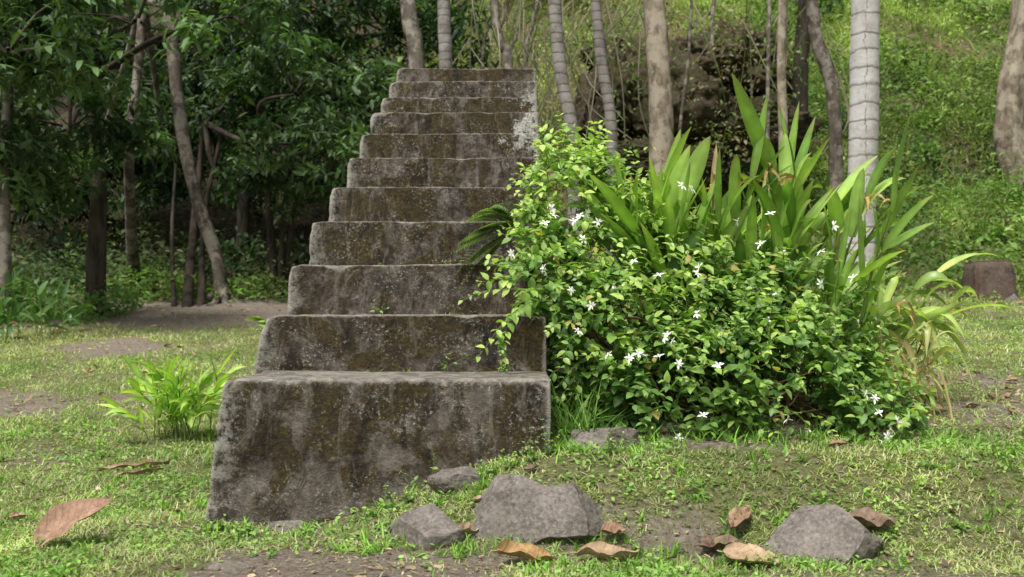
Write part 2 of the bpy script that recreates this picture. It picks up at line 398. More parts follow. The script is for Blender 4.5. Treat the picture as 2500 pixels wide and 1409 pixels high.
for k,(x,y,s) in enumerate([(5.6,11.4,.13),(6.2,12.1,.16),(5.0,12.0,.1),(-5.7,11.2,.09),(-5.4,11.5,.12),(7.2,11.4,.14)]):
    rock(x,y,s,s*.8,s*.7,20+k,"small pale stone on the ground",sub=3,cuts=8)
for k,(u_,v_,d,sx,sy,sz) in enumerate([(1640,250,15.2,1.15,.9,.95),(1780,165,15.8,1.2,1.0,.6),(1480,250,15.1,.5,.8,.85),(1850,310,14.9,.8,.7,.5),(1600,390,14.2,.9,.5,.3),(1540,140,16.4,.8,.8,.4)]):
    p=place(u_,v_,d)
    rock(p[0],p[1],sx,sy,sz,40+k,"craggy brown rock outcrop on the wooded slope",mat=M_cliff,name='rock_outcrop',cat='rock outcrop',z=p[2],sub=6,cuts=7,fn=.28,group='rock outcrops on the slope',rotz=0,fq=1.5,hmin=.6,smooth=True)
p=place(2413,712,11.6);zb=float(gz(p[0],p[1]))
bm=bmesh.new();bmesh.ops.create_cube(bm,size=1);bmesh.ops.bevel(bm,geom=bm.edges[:],offset=.04,segments=2,affect='EDGES')
bmesh.ops.subdivide_edges(bm,edges=bm.edges[:],cuts=6,use_grid_fill=True)
for v in bm.verts:
    t=v.co.z+.5;k=1-.28*t;v.co.x*=.54*k;v.co.y*=.5*k;v.co.z=t*.56-.1;v.co+=Vector((mn.noise(v.co*5),mn.noise(v.co*5+Vector((3,0,0))),mn.noise(v.co*5+Vector((0,7,0)))))*.02
for f in bm.faces:f.smooth=True
me=bpy.data.meshes.new('concrete_block');bm.to_mesh(me);bm.free()
me.materials.append(rockmat('old_block',(.05,.038,.03),(.13,.1,.08),(.1,.06,.04),.6))
o=bpy.data.objects.new('concrete_block',me);scene.collection.objects.link(o);o.location=(p[0],p[1],zb)
tag(o,"dark weathered tapering concrete block standing in the grass","concrete block")
# ------------------------------------------------------------ trees: single trunks
def trunk_tree(name,pts,r,mat,label,cat='tree',seg=14,group=None,top=9.,**k):
    P=[place(*q) for q in pts]
    b=P[-1].copy();b[0]+=(P[-1][0]-P[-2][0])*.3;b[2]=float(gz(b[0],b[1]))-.1
    if P[-1][2]-b[2]>.25:P.append(b)
    else:P[-1][2]=b[2]
    P=P[::-1];d=P[-1]-P[-2];d/=np.linalg.norm(d)
    if P[-1][2]<top:P.append(P[-1]+d*(top-P[-1][2])/max(.3,d[2]))
    n=len(P);R=[r*(1.0-.12*j/(n-1)) for j in range(n)]
    R[0]*=1.35;P2=[P[0],P[0]+(P[1]-P[0])*.12]+P[1:];R2=[R[0],R[0]*.82]+R[1:]
    e=empty(name,P[0]+np.array([0,0,.1]),label,cat,group)
    mb=MB();tube(mb,P2,R2,seg=seg,sub=24,**k);mb.make('trunk',mat,tuple(P[0]+np.array([0,0,.1])),e)
    return e,P
trunk_tree('palm_tree',[(2112,-60,7.6),(2110,250,7.6),(2102,500,7.6),(2098,650,7.6)],.115,M_palm,"pale ringed palm trunk behind the flowering bush",'palm tree',seg=28,ring=.02,ringlen=.139,rough=.05)
G='slender grey palm trunks on the slope'
trunk_tree('palm_tree',[(1350,-40,11),(1368,170,11),(1398,350,11)],.075,M_palm2,"slender grey palm trunk leaning slightly",'palm tree',group=G,ring=.03,rough=.05)
trunk_tree('palm_tree',[(1450,-40,12),(1468,150,12),(1493,320,12)],.07,M_palm2,"slender grey palm trunk leaning slightly",'palm tree',group=G,ring=.03,rough=.05)
trunk_tree('palm_tree',[(1082,-40,13),(1085,80,13),(1088,170,13)],.09,M_palm2,"straight grey palm trunk behind the top step",'palm tree',group=G,ring=.03)
trunk_tree('palm_tree',[(1975,-40,13.4),(1995,100,13.4),(2035,250,13.4)],.09,M_barkbrown,"dark ringed palm trunk leaning on the slope",'palm tree',group=G,ring=.03,rough=.06)
trunk_tree('tree',[(990,-40,13.4),(1002,60,13.4),(1018,170,13.4)],.11,M_barkgrey,"pale mottled tree trunk behind the top step",rough=.1)
trunk_tree('tree',[(1205,-30,16),(1212,60,16),(1225,110,16),(1242,170,16)],.08,M_barkgrey,"thin crooked pale trunk behind the staircase",rough=.15)
trunk_tree('tree',[(1595,-40,11.6),(1605,120,11.6),(1614,330,11.6)],.14,M_barktan,"stout tan tree trunk in front of the rocks",rough=.12,flute=.05)
trunk_tree('tree',[(1912,-40,8.4),(1908,150,8.4),(1912,330,8.4),(1915,600,8.4)],.042,M_barktan,"thin straight brown tree trunk beside the palm",rough=.08)
trunk_tree('tree',[(1970,-40,15),(1960,100,15),(1955,220,15)],.12,M_barkdark,"brown tree trunk on the slope",rough=.1)
trunk_tree('tree',[(2510,-60,16),(2500,60,16),(2472,220,16),(2465,330,16),(2490,430,16)],.21,M_barktan,"fluted tan tree trunk with a bent base",seg=24,rough=.12,flute=.12)
e,P=trunk_tree('tree',[(405,-60,14),(425,150,14),(450,350,14),(485,500,14),(530,635,14)],.095,M_barkbrown,"leaning mottled grey tree with spreading roots",rough=.12)
mb=MB();b=np.array([P[0][0],P[0][1],float(gz(P[0][0],P[0][1]))])
for a,L in ((2.9,.8),(3.6,1.0),(4.4,.6),(5.2,.7),(.2,.5)):
    q=[b+np.array([0,0,.2])]
    for t in (.3,.65,1.):
        x,y=b[0]+math.cos(a)*L*t,b[1]+math.sin(a)*L*t
        q.append(np.array([x,y,float(gz(x,y))+.04*(1-t)-.02]))
    tube(mb,q,[.07,.05,.035,.015],8,5)
mb.make('roots',M_barkbrown,tuple(P[0]),e)
for pts,r in (([(1270,-30,17),(1262,80,17),(1240,170,17)],.03),([(1320,-30,18),(1300,60,18),(1285,120,18)],.04),([(1690,-30,13),(1680,150,13),(1660,330,13)],.022),([(1880,-30,14),(1875,200,14)],.03),([(1745,-30,15),(1740,60,15)],.03),([(1250,-30,16.5),(1225,60,16.5),(1180,120,16.5)],.025)):
    trunk_tree('tree',pts,r,M_barkgrey,"slim bare sapling on the wooded slope",group='slim saplings on the slope',seg=8,rough=.1)
# ------------------------------------------------------------ dark leafy trees
T_big,F_big=LT([.35,.75],[.15,.13],.3,.35)
def crown(mb,mbB,blobs,hub,c0,c1,size=.2,dens=120):
    for (u_,v_,d,r) in blobs:
        c=place(u_,v_,d);n=int(dens*r*r)
        mid=(hub+c)/2+rng.normal(size=3)*.15
        tube(mbB,[hub,mid,c],[.05,.035,.018],7,5)
        nc=max(5,int(10*r*r));cc=c+rdir(nc)*(r*rng.random((nc,1))**.5)*np.array([1.2,1.,.85])
        w_=rng.integers(0,nc,n);pc=cc[w_]+rng.normal(size=(n,3))*np.array([.22,.22,.12])*r**.5
        shade=(rng.random(nc))[w_]
        for q in cc:
            tube(mbB,[c+(q-c)*.1,(c+q)/2+rng.normal(size=3)*.08,q],[.018,.012,.006],5,3)
        k=9
        PP=np.repeat(pc,k,0)+rng.normal(size=(n*k,3))*.05
        D_=rdir(n*k);D_[:,2]=D_[:,2]*.5-.25
        U=np.tile([0,0,1.],(n*k,1))+rng.normal(size=(n*k,3))*.4
        S=size*(.5+.85*rng.random(n*k))
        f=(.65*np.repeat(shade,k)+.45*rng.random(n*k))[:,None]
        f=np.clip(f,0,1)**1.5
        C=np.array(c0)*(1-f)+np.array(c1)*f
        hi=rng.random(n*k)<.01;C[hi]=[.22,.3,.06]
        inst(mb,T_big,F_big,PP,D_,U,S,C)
def leafy(trunks,blobs,label,c0=(.022,.046,.021),c1=(.12,.205,.07),mat=M_barkdark,size=.155,dens=150):
    base=place(*trunks[0][0][-1]);base[2]=float(gz(base[0],base[1]))
    e=empty('broadleaf_tree',base,label,'tree','dark leafy trees at the edge of the clearing')
    mbB=MB();mb=MB()
    for pts,r in trunks:
        P=[place(*q) for q in pts]
        if pts[-1][1]>450:P[-1][2]=float(gz(P[-1][0],P[-1][1]))-.08
        P=P[::-1];n=len(P);tube(mbB,P,[r*1.35]+[r*(1-.3*j/n) for j in range(1,n)],12,10,rough=.12)
    crown(mb,mbB,blobs,place(*trunks[0][0][0]),c0,c1,size,dens)
    mbB.make('trunk',mat,tuple(base),e);mb.make('crown',M_dark,tuple(base),e)
DK0=(.011,.024,.011);DK1=(.04,.075,.025)  # leaf colours darkened to carry the shade deep in the wood
leafy([([(215,200,12.5),(240,420,12.5),(230,725,12.5)],.1)],[(120,50,10.5,.95),(330,50,9.8,.55),(170,310,11.5,.85),(90,440,12,.6),(560,40,10.5,.5),(310,300,13.5,.5)],"dark broadleaf tree with a thick straight trunk",c1=(.13,.24,.07))
leafy([([(20,150,11),(12,400,11),(14,640,11)],.05)],[(20,120,9.8,.8),(-80,300,11,1.0),(120,-60,10,1.),(20,430,11.5,.5)],"grey trunked tree with drooping dark leaves",mat=M_barkgrey)
leafy([([(350,0,13),(335,180,13),(315,400,13),(330,640,15)],.07)],[(520,20,12.5,.75),(330,330,15.5,.9),(270,220,15,.9),(200,450,15,.65),(380,450,16,.6)],"dark tree with a pale brown upper trunk",c0=(.018,.038,.017),c1=(.08,.145,.045),mat=M_barkbrown)
leafy([([(500,300,15),(480,480,15),(455,690,13.5)],.055),([(540,330,15),(500,520,14.6),(490,685,13.6)],.04),([(430,400,15),(420,560,14.5),(425,690,13.5)],.028)],[(570,300,15.2,.8),(620,180,15,.9),(710,350,14.,.75),(520,420,16,.6),(600,440,15,.45)],"cluster of dark stems under a leafy crown",c0=(.018,.038,.017),c1=(.09,.165,.055))
leafy([([(640,330,14.5),(655,480,14.5),(672,625,14.5)],.055),([(780,400,14.5),(720,500,14.5),(690,620,14.5)],.04),([(720,380,14.4),(695,500,14.4),(680,620,14.4)],.035)],[(720,230,14,.85),(800,350,13.6,.85),(840,180,15,.9),(650,400,14,.55),(790,440,13.8,.6),(720,480,14.2,.4)],"multi stemmed dark tree with curving branches")
leafy([([(800,100,17),(810,300,17),(800,620,17)],.1)],[(800,20,16,1.3),(950,80,16.5,1.35),(890,280,16,1.05),(1050,50,17,.95),(700,80,16,1.1)],"tall dark green tree behind the staircase",size=.15,c0=(.014,.032,.013),c1=(.06,.12,.035))
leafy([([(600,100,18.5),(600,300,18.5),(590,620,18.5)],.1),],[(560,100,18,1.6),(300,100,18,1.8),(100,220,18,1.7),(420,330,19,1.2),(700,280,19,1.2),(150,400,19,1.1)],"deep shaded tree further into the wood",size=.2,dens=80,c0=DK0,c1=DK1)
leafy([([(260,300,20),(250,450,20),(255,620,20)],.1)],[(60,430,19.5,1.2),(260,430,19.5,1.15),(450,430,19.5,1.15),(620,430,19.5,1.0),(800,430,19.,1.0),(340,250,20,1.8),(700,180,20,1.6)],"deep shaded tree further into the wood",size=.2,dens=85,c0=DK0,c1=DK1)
# ------------------------------------------------------------ undergrowth (stuff)
T_s,F_s=LT([.5],[.26],.3,.2)
def undergrowth(n,xr,yr,colf,size,hgt,thr=.35,fq=.9):
    X=rng.uniform(*xr,n);Y=rng.uniform(*yr,n)
    m=fbm(X*fq,Y*fq,12)+.25*rng.random(n)>thr+.1
    X=X[m];Y=Y[m];n=len(X)
    H=hgt*np.clip(fbm(X*1.1,Y*1.1,14)*3-1.1,.04,1.4)*rng.random(n)
    P=np.stack([X,Y,gz(X,Y)+.02+H],1)
    D_=rdir(n);D_[:,2]=D_[:,2]*.6+.05;U=np.tile([0,-.5,1.],(n,1))+rng.normal(size=(n,3))*.6
    S=size*(.35+1.0*rng.random(n)**1.5)
    inst(mb_,T_s,F_s,P,D_,U,np.stack([S,S*rng.uniform(.5,1.1,n),S],1),colf(X,Y,n))
def cf(a,b,s,br=(.14,.1,.06),bt=.6):
    a=np.array(a);b=np.array(b)
    def f(X,Y,n):
        t=np.clip(.9*(fbm(X*.8,Y*.8,s)*3-1.0)+.4*rng.random(n),0,1)[:,None];C=a*(1-t)+b*t
        m=rng.random(n)<.06+.5*(fbm(X*.6,Y*.6,s+9)>bt);C[m]=np.array(br)*(.5+1.2*rng.random((m.sum(),1)))*.5+C[m]*.5
        return C
    return f
def shrubs(n,xr,yr,rr,cols,size,k=230):
    for j in range(n):
        x=rng.uniform(*xr);y=rng.uniform(*yr);r=rng.uniform(*rr);z=float(gz(x,y))+r*.4
        dd=rdir(k);P=np.array([x,y,z])+dd*(r*(.4+.6*rng.random(k)))[:,None]*np.array([1.2,1,.8])*(.7+.6*vn(dd[:,0]*2+x,dd[:,2]*2+y,6))[:,None]
        c=np.array(cols[rng.integers(len(cols))])
        inst(mb_,T_s,F_s,P,dd*.6+rdir(k)*.6,np.tile([0,-.3,1.],(k,1))+rng.normal(size=(k,3))*.4,size*(.5+.9*rng.random(k)),c*(.45+.9*rng.random((k,1))))
bT=np.array([(0,-.5,0),(0,.5,0),(.55,-.42,.0),(.55,.42,.0),(1,0,-.22)],float);bF=np.array([(0,1,3),(0,3,2),(2,3,4)])
def slopegrass(n,xr,yr,L,W,c0,c1,s):
    X=rng.uniform(*xr,n);Y=rng.uniform(*yr,n);m=fbm(X*.7,Y*.7,s)+.2*rng.random(n)>.5;X=X[m];Y=Y[m];n=len(X)
    th=rng.uniform(0,6.28,n);el=rng.uniform(.4,1.4,n)
    D_=np.stack([np.cos(th)*np.cos(el),np.sin(th)*np.cos(el),np.sin(el)],1)
    t=np.clip(fbm(X*1.2,Y*1.2,s+3)*2.4-.8+.3*rng.random(n),0,1)[:,None]
    l=L*(.5+.8*rng.random(n))
    inst(mb_,bT,bF,np.stack([X,Y,gz(X,Y)],1),D_,np.tile([0,0,1.],(n,1))+rng.normal(size=(n,3))*.3,np.stack([l,np.full(n,W),l],1),np.array(c0)*(1-t)+np.array(c1)*t)
GR=[(.11,.22,.045),(.2,.33,.075),(.05,.1,.025),(.28,.4,.1),(.04,.08,.022),(.09,.12,.04)]
mb_=MB();undergrowth(65000,(3.2,13),(12.2,20),cf((.026,.058,.016),(.15,.26,.05),21),.1,.9,thr=.34)  # lower slope leaves coloured darker, its shade painted in
undergrowth(34000,(3.2,15),(17,30),cf((.09,.17,.03),(.32,.45,.11),22),.12,.7,thr=.36)  # upper slope leaves coloured lighter, its brighter light painted in
undergrowth(3500,(2.2,9),(9.0,12.8),cf((.08,.14,.03),(.25,.36,.08),26),.08,.2,thr=.45)
slopegrass(30000,(3.4,14),(14.5,29),.3,.022,(.1,.18,.035),(.42,.54,.15),71)
shrubs(40,(3.4,10),(13,19),(.15,.6),GR,.1);shrubs(34,(3.5,14),(18,28),(.3,.9),GR,.13)
o=mb_.make('hillside_groundcover',M_under);o["kind"]="stuff"
mb_=MB();undergrowth(38000,(-3,4.2),(13,30),cf((.08,.1,.03),(.36,.43,.14),23,(.3,.24,.15),.55),.11,1.0,thr=.36)
slopegrass(8000,(-2.5,4.),(14.5,26),.3,.02,(.16,.16,.06),(.42,.44,.2),75)
shrubs(32,(-2.2,4),(14,24),(.2,.6),[(.3,.36,.1),(.14,.2,.05),(.2,.19,.1),(.08,.12,.04)],.09)
o=mb_.make('dry_slope_scrub',M_under);o["kind"]="stuff"
mb_=MB();undergrowth(34000,(-12,-1.5),(14,24),cf((.02,.038,.013),(.09,.14,.04),24,(.14,.105,.07),.54),.115,.95,thr=.38)  # undergrowth coloured dark to carry the shade of the left wood
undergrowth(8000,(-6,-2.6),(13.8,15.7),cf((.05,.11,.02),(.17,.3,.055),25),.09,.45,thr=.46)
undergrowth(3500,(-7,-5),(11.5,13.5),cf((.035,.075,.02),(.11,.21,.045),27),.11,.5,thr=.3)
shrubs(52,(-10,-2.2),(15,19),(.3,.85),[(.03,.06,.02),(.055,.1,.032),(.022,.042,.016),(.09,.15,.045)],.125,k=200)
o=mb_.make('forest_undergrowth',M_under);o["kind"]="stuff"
mb_=MB()
for k in range(44):
    x=rng.uniform(-16,16);y=rng.uniform(23,33);r=rng.uniform(.9,1.8);n=400
    z=float(gz(x,y))+rng.uniform(.5,2.5)
    dd=rdir(n);P=np.array([x,y,z])+dd*(r*rng.random(n)**.4)[:,None]
    D_=rdir(n);D_[:,2]-=.3
    b=np.array([.25,.33,.1]) if x>-2.5 else np.array([.055,.09,.033])  # same foliage, left part darkened so its colour holds the wood's shade
    inst(mb_,T_s,F_s,P,D_,np.tile([0,0,1.],(n,1))+rng.normal(size=(n,3))*.4,.26*(.5+.7*rng.random(n)),b*(.4+.9*rng.random((n,1))))
for k in range(24):
    q=place(rng.uniform(1420,1950),rng.uniform(60,400),rng.uniform(13.8,14.5));n=90
    P=q+rng.normal(size=(n,3))*np.array([.25,.15,.2])
    inst(mb_,T_s,F_s,P,rdir(n)+np.array([0,0,-.3]),np.tile([0,-.4,1.],(n,1))+rng.normal(size=(n,3))*.5,.08*(.5+.8*rng.random(n)),np.array([[.13,.19,.05],[.2,.18,.1]][k%3==0])*(.4+1.1*rng.random((n,1))))
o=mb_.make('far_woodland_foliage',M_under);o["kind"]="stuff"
mb_=MB()
for k in range(130):
    a=place(rng.uniform(1140,2000),rng.uniform(-40,120),rng.uniform(13.3,19));b=a.copy()
    b[0]+=rng.normal()*.6;b[2]-=rng.uniform(1,2.6);m=(a+b)/2+rng.normal(size=3)*.3
    tube(mb_,[a,m,b],[.011,.009,.006],5,6,C=(.3,.26,.19) if rng.random()<.6 else (.16,.19,.07))
o=mb_.make('hanging_vines',M_under);o["kind"]="stuff"
# ------------------------------------------------------------ grass (stuff)
def infoot(X,Y):return (X>-1.2)&(X<.1)&(Y>3.84)&(Y<9.6)
n=62000;Y=np.exp(rng.uniform(math.log(2.6),math.log(12.8),n));X=rng.uniform(-.66,.66,n)*Y
dm=dirt(X,Y);keep=(rng.random(n)>dm*.95)&~infoot(X,Y);X=X[keep];Y=Y[keep]
tone=fbm(X*1.3,Y*1.3,31);thin=fbm(X*3.5,Y*3.5,33);kp=rng.random(len(X))<np.clip(thin*3.8-.95,.12,1);X=X[kp];Y=Y[kp];tone=tone[kp]
k=6;n=len(X)*k;XX=np.repeat(X,k);YY=np.repeat(Y,k);sc=(YY/4)**.55
XX=XX+rng.normal(size=n)*.012*sc;YY=YY+rng.normal(size=n)*.012*sc
P=np.stack([XX,YY,gz(XX,YY)-.003],1)
th=rng.uniform(0,2*np.pi,n);el=rng.uniform(.1,1.15,n)
D_=np.stack([np.cos(th)*np.cos(el),np.sin(th)*np.cos(el),np.sin(el)],1)
L=(.016+.034*rng.random(n)**1.6)*sc;W=(.0028+.0034*rng.random(n))*sc
U=np.tile([0,0,1.],(n,1))+rng.normal(size=(n,3))*.2
t=np.clip(np.repeat(tone,k)*1.8-.5+.5*(rng.random(n)-.3),0,1)[:,None]
C=np.array([.15,.25,.065])*(1-t)+np.array([.43,.49,.2])*t
dr=rng.random(n)<.18;C[dr]=np.array([.54,.47,.33])*(.5+.6*rng.random((dr.sum(),1)))
mbg=MB();inst(mbg,bT,bF,P,D_,U,np.stack([L,W,L],1),C)
oT=np.array([(0,0,0),(.3,-.34,.06),(.75,-.32,.06),(1,0,0),(.75,.32,.06),(.3,.34,.06)],float);oF=np.array([(0,5,4),(0,4,3),(0,3,2),(0,2,1)])
n=75000;Y=np.exp(rng.uniform(math.log(2.6),math.log(9),n));X=rng.uniform(-.66,.66,n)*Y
cl=fbm(X*2.6,Y*2.6,37);keep=(rng.random(n)>dirt(X,Y)*.9)&~infoot(X,Y)&(rng.random(n)<np.clip((cl-.44)*5,.04,1))
X=X[keep];Y=Y[keep];n=len(X);sc=(Y/4)**.4
P=np.stack([X,Y,gz(X,Y)+.006+.028*rng.random(n)*sc],1);D_=rdir(n);D_[:,2]*=.45
L=(.009+.017*rng.random(n))*sc
t=rng.random((n,1));C=np.array([.12,.24,.05])*(1-t)+np.array([.3,.45,.12])*t
inst(mbg,oT,oF,P,D_,np.tile([0,0,1.],(n,1))+rng.normal(size=(n,3))*.45,np.stack([L,L*.8,L],1),C)
n=30000;Y=np.exp(rng.uniform(math.log(2.6),math.log(14),n));X=rng.uniform(-.66,.66,n)*Y;kp=~infoot(X,Y)&(rng.random(n)<.35+.65*dirt(X,Y));X=X[kp];Y=Y[kp];n=len(X);sc=(Y/4)**.5
D_=rdir(n);D_[:,2]*=.2;L=(.007+.03*rng.random(n)**3)*sc
inst(mbg,oT,oF,np.stack([X,Y,gz(X,Y)+.008],1),D_,np.tile([0,0,1.],(n,1))+rng.normal(size=(n,3))*.4,np.stack([L,L*(.2+.7*rng.random(n)),L],1),np.array([.4,.3,.2])*(.25+1.15*rng.random((n,1))))
o=mbg.make('grass',M_grass);o["kind"]="stuff"
mbg=MB()
def tuft(x,y,nb,h,z=None,c=(.16,.3,.05),w=.006):
    z=float(gz(x,y)) if z is None else z
    n=nb;th=rng.uniform(0,6.28,n);el=rng.uniform(.5,1.3,n)
    D_=np.stack([np.cos(th)*np.cos(el),np.sin(th)*np.cos(el),np.sin(el)],1)
    P=np.array([x,y,z])+rng.normal(size=(n,3))*[.015,.015,0]
    C=np.array(c)*(.6+.9*rng.random((n,1)));L=h*(.5+.6*rng.random(n))
    inst(mbg,bT,bF,P,D_,np.tile([0,0,1.],(n,1))+rng.normal(size=(n,3))*.3,np.stack([L,np.full(n,w),L],1),C)
for k in range(1000):
    yy=math.exp(rng.uniform(math.log(2.8),math.log(6)));xx=rng.uniform(-.6,.6)*yy
    if infoot(np.array(xx),np.array(yy)) or dirt(xx,yy)>.6 or fbm(xx*2,yy*2,51)<.45:continue
    tuft(xx,yy,int(rng.integers(6,12)),.06,w=.007)
for k in range(60):
    tuft(rng.uniform(.13,1.8),rng.uniform(3.9,4.2),9,.09)
    if k<22:tuft(rng.uniform(-1.25,.15),3.72+rng.uniform(-.05,.06),6,.06)
for k in range(16):tuft(.2+rng.uniform(-.06,.08),4.05+rng.uniform(-.1,.5),8,.3,c=(.09,.18,.03))
for (x,y,s) in [(-.36,3.33,.15),(.06,3.33,.25),(.95,3.18,.23),(.28,3.85,.18),(-.24,3.64,.1)]:
    for k in range(15):tuft(x+rng.uniform(-s,s)*1.1,y+rng.uniform(-.05,.04),8,.055,w=.006)
for i in range(0,8):
    for k in range(12 if i<4 else 5):
        tuft(rng.uniform(-1.1,.05),dy[i]+.5,int(rng.integers(3,7)),.026,z=tz[i]-.003,c=(.17,.19,.05),w=.004)
o=mbg.make('tall_grass_tufts',M_grass);o["kind"]="stuff"
# ------------------------------------------------------------ jasmine bush
ELS=[((.78,4.8,.66),(.66,.45,.42)),((.26,4.85,1.27),(.23,.27,.4)),((.45,4.85,1.1),(.33,.33,.33)),((1.25,4.5,.46),(.38,.34,.25)),
     ((1.2,4.65,.72),(.36,.33,.27)),((.11,4.6,.95),(.16,.2,.26)),((.75,4.38,.45),(.5,.3,.24)),((.42,4.5,.75),(.28,.3,.27)),((1.5,4.3,.34),(.2,.2,.13)),((1.05,4.35,.52),(.36,.3,.24)),((.8,4.7,.95),(.3,.25,.17))]
ELS=[(np.array(a),np.array(b)) for a,b in ELS]
def infield(p,s=1.):
    return min(np.sum(((p-c)/(r*s))**2) for c,r in ELS)
T_o,F_o=LT([.22,.5,.78],[.25,.31,.18],.32,.22)
T_st=np.array([(0,0,1),(0,.87,-.5),(0,-.87,-.5),(1,0,1),(1,.87,-.5),(1,-.87,-.5)],float);F_st=np.array([(0,1,4,3),(1,2,5,4),(2,0,3,5)])
LP=[];LD=[];LU=[];LS=[];LC=[];SP=[];SD=[];SL=[]
def shoot(p,d,L,npair,ls,bright):
    d=d/np.linalg.norm(d);q=p.copy();seg=L/npair
    s=np.cross(d,[0,0,1.]);s/=np.linalg.norm(s)+1e-6
    for j in range(npair):
        d2=d+np.array([0,0,-.10])+rng.normal(size=3)*.12;d2/=np.linalg.norm(d2)
        SP.append(q);SD.append(d2);SL.append(seg)
        q=q+d2*seg;d=d2
        ang=rng.uniform(-.6,.6)+(1.57 if j%2 else 0)*.6;t=j/max(1,npair-1)
        b=np.cross(s,d);ax=s*math.cos(ang)+b*math.sin(ang)
        for sg in (1,-1):
            D_=ax*sg*.9+d*.5+np.array([0,0,-.1])+rng.normal(size=3)*.2
            LP.append(q);LD.append(D_);LU.append(np.array([0,-.35,1.])+rng.normal(size=3)*.35)
            LS.append(ls*(.6+.6*rng.random())*(1-.45*t))
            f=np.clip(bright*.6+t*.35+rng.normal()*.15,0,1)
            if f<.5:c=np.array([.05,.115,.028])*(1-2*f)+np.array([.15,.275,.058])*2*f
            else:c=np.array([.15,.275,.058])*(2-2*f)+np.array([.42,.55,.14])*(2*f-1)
            if rng.random()<.018:c=np.array([.4,.34,.1])
            LC.append(c)
area=np.array([r[0]*r[2]+r[0]*r[1] for c,r in ELS]);area[1]*=1.5;area/=area.sum()
cnt=0
while cnt<1600:
    k=rng.choice(len(ELS),p=area);c,r=ELS[k];dd=rng.normal(size=3);dd/=np.linalg.norm(dd)
    if dd[1]>.5 and rng.random()<.7:continue
    s=rng.uniform(.5,1.0)
    p=c+dd*r*s
    if p[2]<float(gz(p[0],p[1]))+.04:continue
    inner=infield(p)
    if inner<.3:continue
    if k!=1 and vn(p[0]*5,p[2]*5+p[1]*2,61)<.28:continue
    nrm=dd/r;nrm/=np.linalg.norm(nrm)
    d=nrm*.8+np.array([0,0,.45])+rng.normal(size=3)*.45
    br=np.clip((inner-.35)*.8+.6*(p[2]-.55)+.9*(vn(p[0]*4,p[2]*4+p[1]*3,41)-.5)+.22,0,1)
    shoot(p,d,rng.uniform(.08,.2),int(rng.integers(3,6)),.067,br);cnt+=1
for k in range(110):
    c,r=ELS[rng.choice(len(ELS),p=area)];dd=rng.normal(size=3);dd[1]=-abs(dd[1])*.6;dd/=np.linalg.norm(dd)
    p=c+dd*r*.9
    if p[2]<float(gz(p[0],p[1]))+.08 or p[0]<.1:continue
    shoot(p,dd+np.array([0,0,.5]),rng.uniform(.16,.3),6,.048,.8)
for a,b,n,l in (((.1,4.25,.86),(-.75,-.1,.05),9,.42),((.02,4.3,.9),(-.8,0,.35),7,.3),((-.05,4.2,.84),(-.4,-.1,-.6),5,.2),((-.12,4.18,.75),(.1,0,-1),4,.14),
    ((.2,4.9,1.6),(-.2,0,1),6,.18),((.12,4.8,1.5),(-.3,0,.5),5,.14),((1.55,4.2,.4),(.8,-.2,.2),6,.2),((1.3,4.1,.3),(.6,-.4,.1),6,.2)):
    shoot(np.array(a),np.array(b),l,n,.06,.85)
bush=empty('jasmine_bush',(.75,4.6,.3),"sprawling green jasmine bush with white star flowers beside steps","bush")
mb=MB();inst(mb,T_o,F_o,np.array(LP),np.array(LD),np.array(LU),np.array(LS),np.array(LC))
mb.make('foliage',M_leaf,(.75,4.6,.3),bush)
mb=MB();n=len(SP);sl=np.array(SL);inst(mb,T_st,F_st,np.array(SP),np.array(SD),np.tile([.1,.2,1.],(n,1)),np.stack([sl*1.05,np.full(n,.0016),np.full(n,.0016)],1),np.tile([.16,.17,.07],(n,1)))
for k in range(90):
    c,r=ELS[rng.choice(len(ELS))];b=np.array([rng.uniform(.3,1.5),rng.uniform(4.4,5.0),0]);b[2]=float(gz(b[0],b[1]))-.02
    e=c+rdir(1)[0]*r*.7;m=(b+e)/2+rng.normal(size=3)*.1;tube(mb,[b,m,e],[.007,.005,.003],5,4,C=(.22,.15,.09))
mb.make('stems',M_leaf,(.75,4.6,.3),bush)
fl=[(1345,515),(1412,532),(1398,545),(1455,547),(1420,588),(1250,622),(1325,658),(1330,550),(1655,460),(1678,468),(1840,600),(1865,528),(2015,556),(1690,668),(1702,684),(1600,674),(1900,615),(1985,617),(1390,710),(1440,745),(1408,805),(1480,862),(1530,870),(1570,866),(1612,822),(1632,830),(1645,884),(1740,888),(1688,765),(1855,782),(1645,1060),(1704,1006),(1955,1040),(2060,945),(2110,966),(2120,1000),(2165,1020),(2142,1055),(2130,1070),(1785,545),(1985,695),(1540,640),(2060,680),(1905,1015),(1340,505),(1430,525),(1620,815),(1550,860),(1330,665),(1350,530),(1695,655),(1875,720),(1490,700),(2150,1040),(2090,955),(1600,866)]
pT,pF=LT([.3,.65],[.14,.19],.2,.12)
def flower_mesh(k):
    mb=MB();n=[6,7,7,6][k];th=np.arange(n)*2*np.pi/n+rng.normal(size=n)*.16
    D_=np.stack([np.cos(th),np.sin(th),.15*(k-1)+rng.normal(size=n)*.22],1)
    inst(mb,pT,pF,np.zeros((n,3)),D_,np.tile([0,0,1.],(n,1)),.026*(.75+.4*rng.random(n)),np.tile([.82,.82,.8],(n,1)))
    tube(mb,[np.array([0,0,-.02]),np.array([0,0,-.008]),np.array([0,0,.002])],[.0014,.0016,.003],6,2,C=(.55,.6,.4))
    tmp=mb.make('flower',M_petal);me=tmp.data;bpy.data.objects.remove(tmp);return me
fms=[flower_mesh(k) for k in range(4)]
